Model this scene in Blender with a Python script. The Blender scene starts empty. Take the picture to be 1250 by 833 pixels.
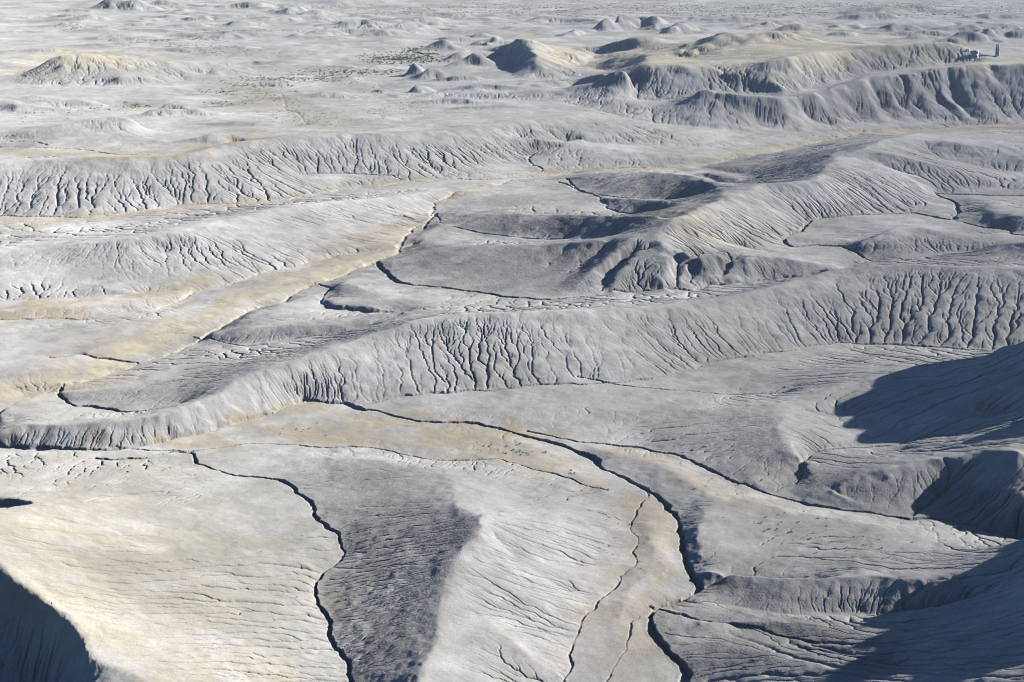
import bpy, math, random
import numpy as np
random.seed(7)
rng = np.random.default_rng(11)
PI = math.pi

# ------------------------------------------------------------------ camera model
PW, PH, F, H = 1250.0, 833.0, 1800.0, 280.0
PITCH = math.radians(16.6)
CP, SP = math.cos(PITCH), math.sin(PITCH)

def at(px, py, z):
    """point of the landscape seen at photo pixel (px, py) that lies at height z"""
    dx = (px - PW / 2) / F
    dy = -(py - PH / 2) / F
    X = dx; Y = CP + dy * SP; Z = -SP + dy * CP
    Z = np.minimum(Z, -0.004)
    t = (z - H) / Z
    return X * t, Y * t

def project(x, y, z):
    zz = z - H
    f = y * CP - zz * SP
    u = y * SP + zz * CP
    return PW / 2 + F * x / f, PH / 2 - F * u / f

# ------------------------------------------------------------------ the landscape, line by line
# every line is a list of (photo x, photo y, height in metres)
L = []          # plain height lines (crests, feet, terraces)
CH = []         # channels: (points, half width m, depth m)
def ln(*p): L.append(np.array(p, float))
def ch(w, d, *p): CH.append((np.array(p, float), w, d))

def lw(*p):
    P = np.array(p, float); a, b = project(P[:, 0], P[:, 1], P[:, 2])
    L.append(np.stack([a, b, P[:, 2]], 1))

# --- main dry river
ch(1.7, .9, (1500,150,11),(1250,153,9),(1165,157,8),(1100,161,7.5),(1050,166,7),(1010,172,6.5),(960,186,6),(900,196,5.5),(850,203,5),
   (790,207,4.6),(720,209,4.2),(665,212,3.8),(620,219,3.4),(585,228,3.2),(555,240,3),(530,252,2.8),(514,265,2.6),(508,281,2.4),(505,293,2.2),
   (480,311,2),(450,323,1.9),(415,334,1.8),(380,348,1.6),(335,367,1.4),(300,381,1.2),(262,400,1.1),(235,414,1),(205,431,.8),
   (182,443,.7),(150,453,.6),(110,462,.5),(65,473,.3),(30,484,.2),(8,494,0),(-15,510,0),(-30,530,0),(-60,545,0),(-200,560,0))
# upper left river below the long rear escarpment
ch(2.0, 1.0, (620,219,3.6),(560,221,4),(500,223,4.4),(440,229,4),(390,235,3.6),(340,243,3.2),(270,251,2.8),(200,257,2.4),(110,264,2),(0,268,1.5),(-150,272,1))
# second wash above the tongue of the main river
ch(1.4, .8, (505,300,2.4),(470,306,2.3),(420,313,2.2),(370,323,2),(330,331,1.9),(290,341,1.8),(250,350,1.6),(228,355,1.5),(212,368,1.3),(180,378,1.2),
   (110,389,1),(60,387,.9),(0,386,.8),(-150,386,.5))
# arroyo along the foot of the long fluted ridge, then round its nose
ch(1.8, 1.8, (445,495,3.0),(420,492,2.6),(372,491,2.2),(340,506,2.0),(300,519,1.8),(240,532,1.5),(180,543,1.2),(130,551,.9),(60,551,.6),(0,546,.3),(-60,545,0))
# foreground left arroyo
ch(.95, 2.1, (130,551,1.0),(146,558,1.2),(180,560,1.5),(208,553,1.8),(238,555,2.1),(252,567,2.3),(290,580,2.6),(330,588,2.9),(358,600,3.2),(385,622,3.6),
   (406,638,3.9),(420,656,4.2),(421,680,4.6),(406,700,5),(391,720,5.3),(388,745,5.7),(399,775,6.1),(415,800,6.5),(432,830,7),(450,880,8))
# foreground right arroyo
ch(1.5, 2.8, (840,870,6.6),(828,812,6.2),(802,790,5.9),(797,770,5.7),(791,752,5.5),(803,741,5.3),(832,733,5.1),(849,714,4.9),(838,690,4.7),(832,662,4.4),
   (834,636,4.2),(818,617,4),(786,601,3.8),(745,586,3.6),(726,572,3.4),(716,559,3.3),(700,548,3.2),(672,536,3.1),(640,525,3.1),(620,519,3.1),
   (560,513,3.05),(510,510,3.0),(480,503,3.0),(445,495,3.0))
ch(1.0, 1.7, (640,525,3.3),(700,540,3.6),(760,545,4),(800,551,4.4),(830,560,4.7),(870,579,5),(900,590,5.4),(950,605,5.8),(1010,618,6.4),(1080,628,7),
   (1130,633,7.5),(1180,643,8),(1250,660,9),(1400,680,14))
# foot of the fluted ridge
ch(1.2, 1.2, (445,493,3.2),(475,487,3.6),(540,480,4),(600,478,4.3),(645,470,4.6),(700,467,5),(760,465,5.4),(792,460,5.7),(850,444,6),(885,440,6.3),(930,431,6.6),
   (985,424,7),(1040,419,7.6),(1100,420,8.4),(1160,424,9),(1250,427,10),(1400,432,13))
# small channels in the foreground
ch(.5, .7, (786,601,4.4),(777,622,4.8),(770,640,5.1),(765,652,5.3),(766,664,5.5),(760,676,5.6),(768,690,5.8),(755,702,6),(738,718,6.1),(727,735,6.2),(722,750,6.3),(716,772,6.5),(700,800,7),(690,840,7.5),(680,880,8))
ch(.4, .6, (791,752,6),(775,760,6.2),(765,775,6.5),(757,795,6.8),(745,815,7),(738,840,7.2))
ch(.6, .8, (130,549,1.6),(230,546,2.4),(330,544,3),(400,543,3.4),(480,546,3.8),(540,556,4.1),(600,567,4.3),(660,577,4.6),(700,590,4.9),(740,600,5))
ch(.7, 1.2, (700,466,5.6),(800,476,6),(900,480,7),(960,478,8))
ch(.7, 1.3, (849,714,5.6),(880,705,6.4),(940,706,8),(990,712,10))
ch(.8, 1.4, (1130,633,8),(1150,620,9),(1162,600,12),(1158,580,17),(1150,560,22))
ch(.8, 1.2, (968,588,7),(975,570,7.6),(992,556,8),(1020,548,9),(1100,540,11),(1200,520,20))
ch(.8, 1.2, (802,741,6.2),(840,752,6.4),(880,765,7),(930,770,9),(1000,790,13))
# middle right river of the inner basin
ch(1.8, 3.0, (455,325,2.3),(470,338,2.6),(510,351,2.9),(560,358,3.2),(625,364,3.6),(680,366,4),(740,363,4.4),(800,360,4.8),(870,352,5.4),(940,344,6),(1000,333,7))
ch(1.9, 3.0, (1046,319,8.0),(1037,309,8.3),(1022,301,8.5),(990,300,8.8),(962,304,9),(950,299,9.2),(956,290,9.4),(982,281,9.7),(984,272,9.9),(1000,266,10),(1040,263,10.3),(1100,260,10.6),
   (1160,268,11),(1175,258,11.2),(1178,248,11.4),(1156,236,11.7),(1200,234,13),(1300,236,15),(1450,238,18))
ch(1.7, 2.5, (1160,268,11),(1190,275,11.4),(1225,280,12),(1232,288,12.6),(1320,292,15))
ch(1.5, 2.5, (508,281,2.6),(530,258,3.2),(536,263,3.4),(548,274,3.5),(590,281,3.7),(640,287,3.9),(700,293,4.5))
ch(1.5, 2.2, (620,219,3.9),(682,219,4.2),(700,233,4.3),(760,243,4.8),(820,247,7),(860,247,12))
ch(1.5, 2.2, (682,222,4.2),(724,238,4.4),(730,252,4.6),(760,260,5),(800,264,8))
ch(1.3, 1.8, (400,346,2.2),(414,353,2.6),(392,369,2.9),(396,378,3),(450,384,3.6),(500,380,4.2))
ch(1.0, 1.4, (182,443,1.4),(150,440,1.8),(110,436,2.2),(60,436,2.6))
ch(.9, 1.6, (235,414,1.4),(300,424,3),(380,413,5),(440,398,7),(485,387,9))
ch(1.0, 2.0, (79,470,3.4),(76,488,3.8),(82,500,4),(165,502,5.2),(230,492,6.5))
ch(1.3, 2.2, (640,212,4),(660,205,6),(640,190,9),(650,182,12))
ch(1.6, 2.4, (480,223,5),(492,219,6),(478,215,7),(430,214,9),(380,214,11))
# channels on the upper plain
ch(1.2, .6, (385,155,27),(360,130,28),(345,110,28.5),(460,90,29),(560,60,30),(640,30,30),(760,16,30))
ch(1.0, .5, (385,155,27),(420,160,27),(520,140,27.5),(470,110,28),(450,95,28.6))
ch(2.0, 2.0, (305,172,27),(230,189,27),(190,190,27),(130,188,27.5),(95,183,28),(0,180,28.5),(-150,176,29))
ch(1.5, 1.5, (0,172,30),(30,172,30),(60,176,29))

# --- long fluted ridge (its crest, its rear foot)
ln((0,524,8),(20,516,9.5),(80,517,10),(150,514,11.5),(200,505,13),(250,488,15),(290,466,17.5),(330,450,19),(400,427,21.5),(450,407,24),(490,392,27.5),(540,384,29.5),(600,381,30),
   (700,378,29),(780,373,28),(850,368,28),(900,361,28.5),(940,350,31),(980,340,33),(1020,329,35),(1060,323,37),(1120,323,38),(1180,325,39),(1250,328,40),(1400,335,46),(1550,335,50))
ln((-10,505,6),(60,478,6.5),(100,478,7),(170,470,7.5),(215,448,8),(250,438,8.5),(320,430,9.5),(390,418,10.5),(440,402,11.5),(490,387,12.5))
ln((490,385,11),(540,374,9),(600,371,8.5),(700,370,9),(780,366,9.5),(850,362,11),(900,352,12),(940,342,13))
ln((980,336,16),(1020,330,17),(1080,326,18),(1150,322,19),(1250,322,20),(1400,322,25))
ln((440,345,5),(470,355,6),(520,366,7),(620,370,7.5),(720,372,8))
# dark terrace between the ridge and the main river
ln((262,404,7),(310,398,8.6),(360,397,9),(420,396,9.5),(460,388,10),(500,380,9.5))
ln((300,388,6),(340,372,5),(380,362,4.6),(420,372,7),(470,377,8))
ln((330,377,5),(310,384,5.6),(290,392,6))
ln((425,346,7),(440,338,6),(455,333,4.4))
ln((425,348,8),(460,358,7),(520,368,8))
# --- middle dark hill
ln((465,322,5),(520,306,8),(560,303,11),(620,298,14),(680,297,18),(720,294,22),(759,289,26),(799,286,28.5),(822,300,27),(852,306,26),(900,309,22),(940,312,18),(1000,321,12.5),(1036,326,9))
ln((799,286,28.5),(815,275,32),(822,265,35),(835,261,34.5),(863,248,34),(894,237,33),(935,226,34),(965,224,35),(1000,221,35),(1012,206,36),(1024,189,38.5),(1050,184,39),(1070,172,41),(1090,168,40),(1125,163,37),(1178,156,39),(1220,162,37),(1250,166,37),(1400,166,42))
ln((510,290,6.5),(535,270,7),(570,285,5),(620,291,5),(700,296,8))
ln((512,282,6.5),(520,300,7),(530,290,6.8))
ln((536,258,5),(600,261,10),(680,263,16),(740,263,23),(790,262,30),(818,263,36))
ln((560,284,5),(640,290,6),(700,292,8),(750,291,16))
ln((740,276,12),(780,277,18),(812,273,28))
ln((684,216,6),(740,209,12),(800,208,18),(850,213,24),(880,225,30),(894,236,34))
ln((740,212,5),(790,205,5),(850,209,8),(880,215,12),(930,222,20))
ln((728,238,8),(780,243,14),(830,248,22),(858,250,32))
ln((545,232,4.2),(600,226,4.5),(660,228,5),(640,245,5.4),(700,248,5.2),(600,252,4.6))
ln((850,207,7),(900,203,11),(950,198,18),(1000,190,30),(1020,186,40))
ln((865,213,8),(910,215,13),(960,210,24),(1000,212,34))
ln((870,230,14),(930,222,22),(960,222,30))
ln((850,206,5.4),(900,213,7),(925,222,10),(885,226,9),(860,216,6))
ln((761,291,27),(730,325,16.5),(705,352,7.5)); ln((799,288,28),(775,325,17),(752,354,7.5)); ln((819,303,27),(806,335,14),(800,354,7.5))
ln((789,306,21),(765,322,12.5),(746,338,7.6),(729,360,4.6)); ln((745,300,18),(715,320,10.5),(691,340,6.5),(680,360,4.4)); ln((817,318,16),(816,345,7.5),(815,357,5.4))
ln((852,306,26),(838,330,15),(825,350,7.5)); ln((900,309,22),(880,330,13),(862,348,7.5)); ln((925,311,19),(907,332,11),(892,346,7.5))
ln((872,311,18),(850,332,9),(838,348,6.4)); ln((908,314,15),(886,337,8),(872,350,5.8)); ln((700,306,14),(672,325,8),(655,345,5.5))
# right hand slopes of that hill
ln((830,275,32),(860,290,22),(900,300,13),(930,307,10.5))
ln((1060,200,36),(1110,222,24),(1150,232,14))
ln((1080,185,40),(1150,205,28),(1220,218,20),(1300,228,18))
ln((1060,190,36),(1120,212,24),(1190,226,16),(1260,232,15.5))
ln((1130,175,37),(1190,192,28),(1250,203,24),(1400,215,22))
ln((1150,170,40),(1200,180,34),(1250,192,30),(1400,200,28))
ln((1110,180,33),(1170,199,24),(1230,210,20),(1300,215,20))
# plateau with river meanders and low dark hills behind fluted ridge
ln((1010,276,10.8),(1060,266,11),(1110,262,11.5),(1060,290,13),(1000,292,10.5))
ln((1050,300,14),(1090,280,21),(1130,277,22),(1160,285,20),(1200,289,18),(1250,290,18),(1320,290,19))
ln((980,312,9.6),(1000,306,9.6),(1025,308,9.2),(1035,317,9))
ln((1080,316,12),(1150,308,11),(1200,305,12),(1250,309,14))
ln((1190,238,13),(1200,255,20),(1230,262,22),(1250,262,23),(1350,262,26))
ln((1110,250,12),(1140,262,11.8),(1150,250,12),(1180,285,12.5))
ln((1200,300,20),(1250,295,28),(1350,295,36))
# --- low ridge between rear slopes and main river
ln((642,172,16),(655,170,18),(680,178,15),(740,182,14),(780,186,13),(830,190,11),(880,195,8))
ln((690,175,12),(760,177,12),(840,180,12),(900,186,9),(930,188,7))
ln((900,186,8),(960,176,9.5),(1020,168,9),(1060,160,10),(1160,152,11))
# --- rear left escarpment
ln((-150,200,36),(0,197,35),(60,195,35.5),(120,193,36),(180,192,36),(230,188,37),(262,178,39),(300,172,40),(350,166,39.5),(420,163,39),(480,165,37.5),(540,160,36),(600,153,33),(660,146,33),(720,138,32))
ln((-150,190,29),(0,189,29),(60,188,29),(120,190,30),(200,189,30),(280,171,31),(350,162,31),(420,160,31),(480,161,31),(540,156,30),(600,148,30),(660,141,30))
ln((540,212,7),(600,204,8),(640,197,8),(700,170,18),(740,150,26))
# --- hill between the two left rivers
ln((-150,312,15),(0,307,16),(50,303,17),(100,295,22),(150,290,24),(200,284,24),(260,272,23),(330,256,20),(400,247,16),(480,240,12),(560,232,8),(600,224,6))
ln((-150,352,6),(0,352,6),(60,349,6),(120,349,6.4),(165,352,5),(215,352,4.6),(260,343,4.4),(320,328,4.4),(380,317,4.4),(440,306,4.4),(490,296,4.6))
ln((165,349,5),(166,337,7),(175,322,11),(190,305,14))
ln((-100,290,6),(0,285,6),(100,278,6.5),(180,268,7),(250,260,7),(330,250,8))
ln((0,378,3.4),(60,375,4),(130,372,4),(190,362,4.5),(212,356,4))
ln((0,366,2.5),(80,364,2.7),(150,358,3),(215,355,3))
ln((250,362,3.8),(300,352,4.6),(360,338,4.8),(430,322,4.6),(480,307,4))
ln((240,400,3),(290,375,4),(330,358,4.8),(400,338,4.5))
ln((-100,420,5),(0,412,5),(80,405,5),(160,395,5.2),(220,385,4.6))
ln((-100,460,4),(0,450,5),(60,445,5.5),(120,425,5.5),(190,410,4.6))
ln((0,475,2.4),(60,460,3),(110,452,3.2),(150,446,3))
# --- foreground left hill
ln((-200,600,38),(-60,645,41),(0,686,38),(20,711,36),(45,735,34),(61,743,33.5),(80,757,32),(96,775,30),(104,792,28.5),(112,806,27.5),(150,818,27),(190,833,26),(260,880,26))
ln((-60,625,33),(0,626,31),(30,623,29.5),(48,621,27.5),(66,618,26))
ln((-60,616,8),(-20,616,10),(15,617,13),(42,618,20))
ln((-80,604,10),(-40,605,12),(0,606,15),(25,607,19),(48,611,24),(66,617,26.5),(100,622,20),(160,618,12))
ln((-60,585,8),(0,588,8),(60,592,8))
ln((30,650,30),(60,670,27),(100,690,24.5),(160,730,23),(220,780,21.5),(300,833,19),(340,860,18))
ln((100,640,20),(170,660,16.5),(250,690,14),(330,740,12),(380,800,10))
ln((-200,833,2),(-60,840,3),(0,842,4),(40,850,5),(60,880,6))
ln((-60,570,3),(0,575,4.5),(100,575,5),(200,585,5),(280,610,5.5),(340,650,7),(370,700,8),(375,750,9))
# --- foreground central hill
ln((400,560,6.5),(460,560,7.5),(520,570,9),(548,595,13),(565,612,17),(584,631,22),(577,652,22),(560,682,21.5),(546,712,20),(536,750,19),(526,800,18),(512,850,17))
ln((584,631,22),(612,641,18),(650,655,13.5),(690,680,8.5),(705,690,7))
ln((602,660,17),(640,690,13),(700,720,7.6))
ln((583,700,18),(640,735,14),(690,770,8))
ln((575,750,16.5),(630,790,16),(680,830,9))
ln((470,540,4.6),(560,552,5),(620,565,5.2),(700,575,5),(740,600,5.4),(745,640,6),(735,690,6.5))
ln((780,640,6),(800,640,6.5),(810,690,7),(770,720,7.4),(750,760,7.4),(800,720,6.6),(820,700,6))
ln((330,520,3.2),(420,512,3.8),(500,522,4.2),(580,528,4.2),(640,540,4.2),(690,560,4.4))
# tan tongue between the two right arroyos
ln((720,548,4.8),(760,555,5.4),(800,565,6.6),(840,580,8),(880,605,9),(860,640,8.5),(855,680,8))
ln((900,606,9),(980,625,11),(1060,640,13),(1140,655,15),(1250,672,17))
ln((858,698,9),(920,703,12),(990,706,15.5),(1050,705,18),(1100,705,19.5),(1160,707,22),(1220,698,26),(1250,692,28))
ln((858,735,6.6),(940,748,7.4),(1010,754,8),(1060,751,9.5),(1110,743,12),(1160,736,16),(1200,722,24))
ln((860,762,9),(940,760,11),(1040,764,16),(1110,772,24),(1160,780,34),(1230,790,44))
ln((900,800,11),(980,812,18),(1060,830,30),(1120,850,40))
ln((870,790,8.4),(960,792,13),(1040,800,20),(1100,812,28))
ln((840,760,6.6),(860,800,7.5),(870,850,8.5))
# --- gentle slopes under the fluted ridge, right
ln((520,494,4.6),(600,498,5.6),(700,495,6.5),(800,497,7.5),(880,500,9),(940,490,12),(1000,480,14.5),(1050,468,17),(1110,450,20),(1180,440,22),(1250,434,22))
ln((660,512,4.6),(760,515,5.6),(830,525,7),(880,540,8.5),(900,565,7.5),(930,590,7))
ln((960,490,13),(950,520,14),(960,550,13),(990,585,10),(1040,612,8.4))
ln((1030,500,12),(1030,530,10),(1060,552,9.6),(1100,550,10.5))
ln((1060,575,16),(1130,560,21),(1200,545,28),(1250,548,36))
ln((1060,575,16),(1020,600,11),(1050,618,9))
ln((1180,600,15),(1195,620,12),(1180,635,9.5))
ln((1200,600,18),(1250,600,26))
ln((1200,505,20),(1250,500,30))
# --- high cliffs just off the right edge: they throw the big shadows
def lwr(*p):
    r_ = random.Random(len(p)); out = []
    for a, b in zip(p[:-1], p[1:]):
        for k in range(4):
            t = k / 4; q_ = [a[i] + (b[i] - a[i]) * t for i in range(3)]
            q_[2] += r_.uniform(-7, 5) * (q_[2] > 35); q_[0] += r_.uniform(-3, 3); out.append(tuple(q_))
    lw(*out, p[-1])
lwr((312,850,26),(330,836,76),(338,812,92),(337,782,96),(330,746,84),(320,724,48))
lw((450,820,92),(430,800,100),(415,720,80),(400,640,50),(390,560,92),(360,470,98))
lwr((300,728,36),(308,704,64),(306,680,66),(298,658,48),(284,640,30))
lwr((262,592,34),(256,576,46),(250,550,62),(248,516,78),(246,470,94),(240,440,94))
lw((300,612,30),(345,600,34))
lw((280,800,38),(278,770,34)); lw((215,560,36),(212,520,48),(205,480,60)); lw((222,610,22),(240,604,26))
# --- upper plain, left: mesa
ln((20,92,34),(40,84,44),(52,74,56),(62,68,63),(90,64,66),(130,66,61),(170,71,55),(205,74,51),(235,76,47),(265,74,47),(290,80,39),(312,90,31))
ln((-40,100,30),(0,101,30),(50,105,30),(100,106,30),(160,104,30),(230,99,29),(300,99,28.5),(360,105,28.5))
ln((10,86,29),(60,82,29),(130,80,29),(210,84,28.5),(290,86,28.5),(330,90,28))
ln((60,104,31),(85,95,37),(80,84,46),(75,74,58))
ln((150,92,44),(190,96,36)); ln((225,88,38),(250,92,31)); ln((262,84,40),(285,92,31))
# hill before the escarpment
ln((25,163,36),(60,155,40),(95,146,43),(130,142,45),(150,141,47),(165,146,42),(172,155,34))
ln((0,170,31),(40,172,30),(100,176,30),(170,172,29.5),(190,160,29),(175,145,29.5),(120,146,31),(50,155,30))
ln((-60,165,34),(0,160,36),(25,160,37)); ln((-60,170,30),(0,178,30),(60,180,29))
# plain levels
ln((-200,130,29),(0,130,29.5),(100,125,29.5),(200,120,29.5),(300,118,29)); ln((200,150,29),(280,150,29.5),(330,150,29))
ln((380,125,30),(450,140,29.5),(500,150,29.5),(560,140,30)); ln((500,100,31),(560,110,31),(620,115,31.5),(660,125,30.5))
ln((-200,50,30),(0,50,30.5),(200,45,31),(400,50,31),(550,45,31)); ln((-300,20,30),(200,20,31),(600,18,31),(1000,22,31),(1400,25,32))
ln((-400,2,30),(300,2,30),(900,2,30),(1500,4,30)); ln((400,75,30),(500,70,30))
# --- big bright hills on the right
def rib(x0, y0, z0, x1, y1, z1, off, bend=0):
    """spur (off about 0) or gully (off negative) running straight down a slope"""
    a = np.array([*at(x0, y0, z0), z0], float); b = np.array([*at(x1, y1, z1), z1], float)
    n = np.array([b[1] - a[1], a[0] - b[0], 0]); n /= np.linalg.norm(n) + 1e-6
    out = []
    for t in (0, .2, .4, .6, .8, 1):
        p = a + (b - a) * t + n * bend * math.sin(PI * t)
        p[2] += off * math.sin(PI * min(1, t * 1.1)); out.append(p)
    lw(*out)
def tdep(y): return math.tan(PITCH + math.atan((y - PH / 2) / F))
def cz(yb, zb, yc, s_):
    """height of a crest seen at row yc above a foot seen at row yb, for a slope s_ between them"""
    return (zb + s_ * (H / tdep(yc) - (H - zb) / tdep(yb))) / (1 + s_ / tdep(yc))
def ridge(crest, foot, s_, mid=.40, shift=10):
    f = np.array(foot, float); out = []
    for x, y in crest:
        yb = np.interp(x + shift, f[:, 0], f[:, 1]); zb = np.interp(x + shift, f[:, 0], f[:, 2])
        out.append((x, y, cz(yb, zb, y, s_)))
    ln(*foot); ln(*out)
    return out, None
FOOT1 = ((700,128,29),(760,142,24),(820,154,17),(880,160,14),(940,163,12.5),(1000,158,11.5),(1060,154,11),(1120,151,11),(1180,150,11.5),(1250,150,12),(1400,152,14))
X1, M1 = ridge(((847,106),(865,107),(900,113),(935,117),(955,117),(980,115),(1005,111),(1025,104),(1055,94),(1075,89),(1100,91),(1130,90),(1155,83),(1180,80),(1208,77),(1230,79),(1250,76),(1400,76)), FOOT1, .40)
zc1 = lambda x: float(np.interp(x, [p[0] for p in X1], [p[2] for p in X1]))
yc1 = lambda x: float(np.interp(x, [p[0] for p in X1], [p[1] for p in X1]))
for x0, x1, y1, z1 in ((865,935,158,13),(955,1000,152,13),(1003,1048,150,12.5),(1052,1082,148,13),(1080,1112,147,13),(1102,1136,147,13),(1128,1160,146,13),(1155,1185,147,13),(1208,1290,142,18),(1180,1212,147,13)):
    rib(x0, yc1(x0), zc1(x0), x1, y1, z1, -3.5, 7)
for x0, x1 in ((905,960),(978,1020),(1030,1064),(1066,1097),(1091,1124),(1115,1148),(1142,1172),(1166,1198),(1194,1235)):
    y1 = float(np.interp(x1, [f[0] for f in FOOT1], [f[1] for f in FOOT1])) - 2; z1 = float(np.interp(x1, [f[0] for f in FOOT1], [f[2] for f in FOOT1]))
    rib(x0, yc1(x0) + 2, zc1(x0) - 1.5, x1, y1, z1, -10, 5)
# first peak and its flank
ln((763,87,cz(140,25,87,.36)),(764,97,48),(768,108,40),(778,122,31)); ln((706,101,33),(716,95,42),(735,91,51),(763,87,cz(140,25,87,.36)))
ln((706,108,31),(730,111,31.5),(755,112,33))
F1, _ = ridge(((777,84),(790,78),(815,78),(840,80),(880,85),(915,91),(945,99),(962,105)), ((780,124,30),(810,118,36),(845,111,41),(870,111,41),(920,115,39),(960,116,40)), .42, shift=4)
rib(790, 78, F1[1][2], 806, 120, 34, -2, 4); rib(840, 80, F1[3][2], 862, 112, 41, -2, 4); rib(880, 85, F1[4][2], 905, 114, 39.5, -1, 3)
ln((845,111,41),(900,116,39),(940,119,38.5),(975,117,40),(1010,109,43),(1040,97,47),(1062,90,50),(1100,89,51),(1130,88,52),(1155,81,55),(1185,77,59))
# bright back ridge
X2, _ = ridge(((937,76),(960,69),(985,64),(1010,63),(1037,64),(1077,57),(1112,56),(1135,53),(1155,51),(1170,56),(1182,64)), ((925,112,40),(975,114,40.5),(1010,104,44),(1040,93,48),(1062,87,51),(1100,85,52),(1130,83,53.5),(1160,79,56),(1190,76,59)), .52, shift=6)
ln((1182,64,X2[-1][2]),(1197,72,63),(1217,71,62.5),(1235,69,65),(1260,69,66),(1400,70,68))
for k_, x1, y1, z1 in ((1,985,104,44),(3,1035,92,48.5),(5,1098,84,52),(7,1150,79,55.5)): rib(X2[k_][0], X2[k_][1], X2[k_][2], x1, y1, z1, -1, 4)
ln((1000,60,40),(1080,58,38),(1160,56,38),(1215,64,38),(1300,64,36))
# cream domes between the ridges
zd = F1[3][2]
ln((850,72,zd + 1),(900,74,zd + 1.5),(935,74,X2[0][2] - 1))
ln((842,53,zd - 8),(858,48,zd + 9),(880,46,zd + 13),(905,45,zd + 14),(945,45,zd + 14),(975,49,zd + 11),(1003,51,zd + 8),(1030,54,zd),(1050,58,zd - 12))
ln((842,64,zd - 7),(870,62,zd + 2),(920,62,zd + 5),(965,62,zd + 7))
# dome with the dark lens below the platform rim
ln((722,84,33),(733,76,44),(748,69,54),(766,66,57.5),(782,70,56),(790,78,F1[1][2])); ln((722,88,32),(742,90,34),(765,89,37),(783,84,46))
ln((790,70,56),(830,70,56),(870,74,zd))
# dome behind it
ln((737,62,33),(750,54,50),(768,49,60),(787,46,63),(810,49,60),(835,56,52),(850,62,48)); ln((737,66,32),(756,68,35),(776,65,44),(800,62,50))
ln((780,40,36),(830,42,34),(900,38,33))
# isolated bright hill with the long shadow
ln((612,56,36),(622,50,54),(636,46,70),(650,46,71),(664,51,64),(676,57,56),(695,62,48),(715,68,40)); ln((640,56,60),(652,62,60),(660,66,58),(662,76,50),(668,90,38))
ln((607,62,33),(612,74,31.5),(618,86,31),(630,96,31),(650,98,31.5),(680,98,31)); ln((690,84,34),(715,80,33),(728,74,33),(730,66,33)); ln((680,76,44),(695,72,42))
ln((736,98,40),(712,94,35),(698,94,33))
ln((556,33,32),(620,30,32),(700,40,32),(900,32,32),(1000,38,32),(1120,44,32),(1250,46,32),(1450,46,33))
ln((590,50,32),(580,66,31.5),(560,85,31.5),(575,100,31))

# free standing mounds: (px, py foot, base z, height, length m, width m, turn deg)
MND = [(862,68,56,11,70,55,30),(915,64,58,10,80,60,10),(825,73,52,9,60,40,20),(960,60,60,9,80,50,30),(890,52,60,9,70,60,0),(1010,56,58,8,60,40,20),(700,72,40,8,40,24,20),
 (742,38,32,22,40,30,70),(768,36,32,26,44,34,60),(800,36,32,24,50,34,60),(830,42,34,16,60,30,30),(660,108,31,7,60,22,10),
 (506,92,30,20,34,16,70),(530,97,30,17,60,18,18),(562,100,30,12,50,14,5),(560,72,31,26,44,26,50),(540,62,31,18,50,24,0),(578,80,31,26,50,20,25),(590,70,31,16,40,18,20),
 (590,45,31,16,40,26,10),(560,50,31,16,60,20,0),(600,55,31,20,60,24,0),(505,92,30,12,26,10,40),
 (645,28,31,10,26,18,0),(700,44,32,14,60,22,60),(735,38,32,26,40,24,70),(760,35,32,24,50,22,50),(785,34,32,30,44,24,65),(805,34,32,22,60,26,40),(835,41,32,18,60,26,20),
 (715,40,32,12,30,20,50),(855,38,32,14,44,24,10),(930,34,32,16,60,26,20),(960,30,32,16,50,30,60),(980,48,32,18,60,30,10),(1090,34,32,12,70,22,0),
 (975,38,32,14,60,24,0),(1030,46,32,12,60,26,0),(1100,40,32,18,60,30,10),(1060,24,32,8,80,26,0),(1215,22,32,16,90,30,0),(1200,30,32,12,60,30,10),(1130,50,33,14,80,26,10),(1170,42,33,18,90,30,0),
 (1180,55,33,24,100,30,10),(1235,42,33,26,60,24,60),(1215,46,33,24,60,24,60),(1250,45,33,24,60,24,60),(1195,46,33,20,60,24,60),
 (140,10,31,34,30,50,80),(160,12,31,12,110,30,0),(195,9,31,24,60,40,60),(240,9,31,12,120,30,0),(290,10,31,14,100,26,0),(320,12,31,14,60,26,10),(350,17,31,22,60,24,40),(365,18,31,22,50,24,60),(385,20,31,18,50,24,40),(400,19,31,12,50,24,0),
 (85,22,31,12,70,26,0),(115,25,31,9,60,22,0),(175,27,31,7,60,22,0),(205,23,31,12,60,22,0),(230,25,31,9,60,22,0),(250,25,31,14,60,22,20),(270,28,31,12,60,22,30),(225,33,31,10,60,24,0),(290,33,31,14,60,28,0),(300,32,31,8,80,28,0),
 (330,24,31,10,60,22,0),(390,44,31,16,70,34,30),(420,33,31,12,60,26,0),(445,34,31,14,70,26,0),(475,28,31,14,100,30,0),(470,44,31,12,60,24,30),(495,36,31,16,60,22,30),(440,22,31,10,110,26,0),(510,30,31,8,80,26,0),
 (215,64,30,8,60,22,0),(385,56,30,7,60,24,10),(430,55,30,5,60,20,30),(60,34,30,7,90,24,0),(35,40,30,6,80,24,0),(330,78,29,8,90,26,0),
 (50,122,29.5,7,34,13,10),(100,130,29.5,7,40,16,0),(215,138,29,13,40,20,30),(200,142,29,8,46,12,20),(240,140,29,6,40,16,0),(285,152,29,7,60,16,0),(265,174,28,9,50,14,10),(310,170,28,7,40,12,20),
 (395,118,29.5,11,70,22,10),(425,98,29.5,7,60,16,10),(440,134,29,4,60,18,0),(515,113,30,11,30,14,60),(560,124,30,9,80,16,-8),(600,130,30.5,8,60,16,0),(600,112,31,5,70,18,0),
 (640,112,31,5,60,18,0),(20,135,30,6,40,16,0),(700,118,31,6,80,16,0),(0,215,14,4,30,14,0),(655,165,26,5,60,18,0),
]

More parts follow.
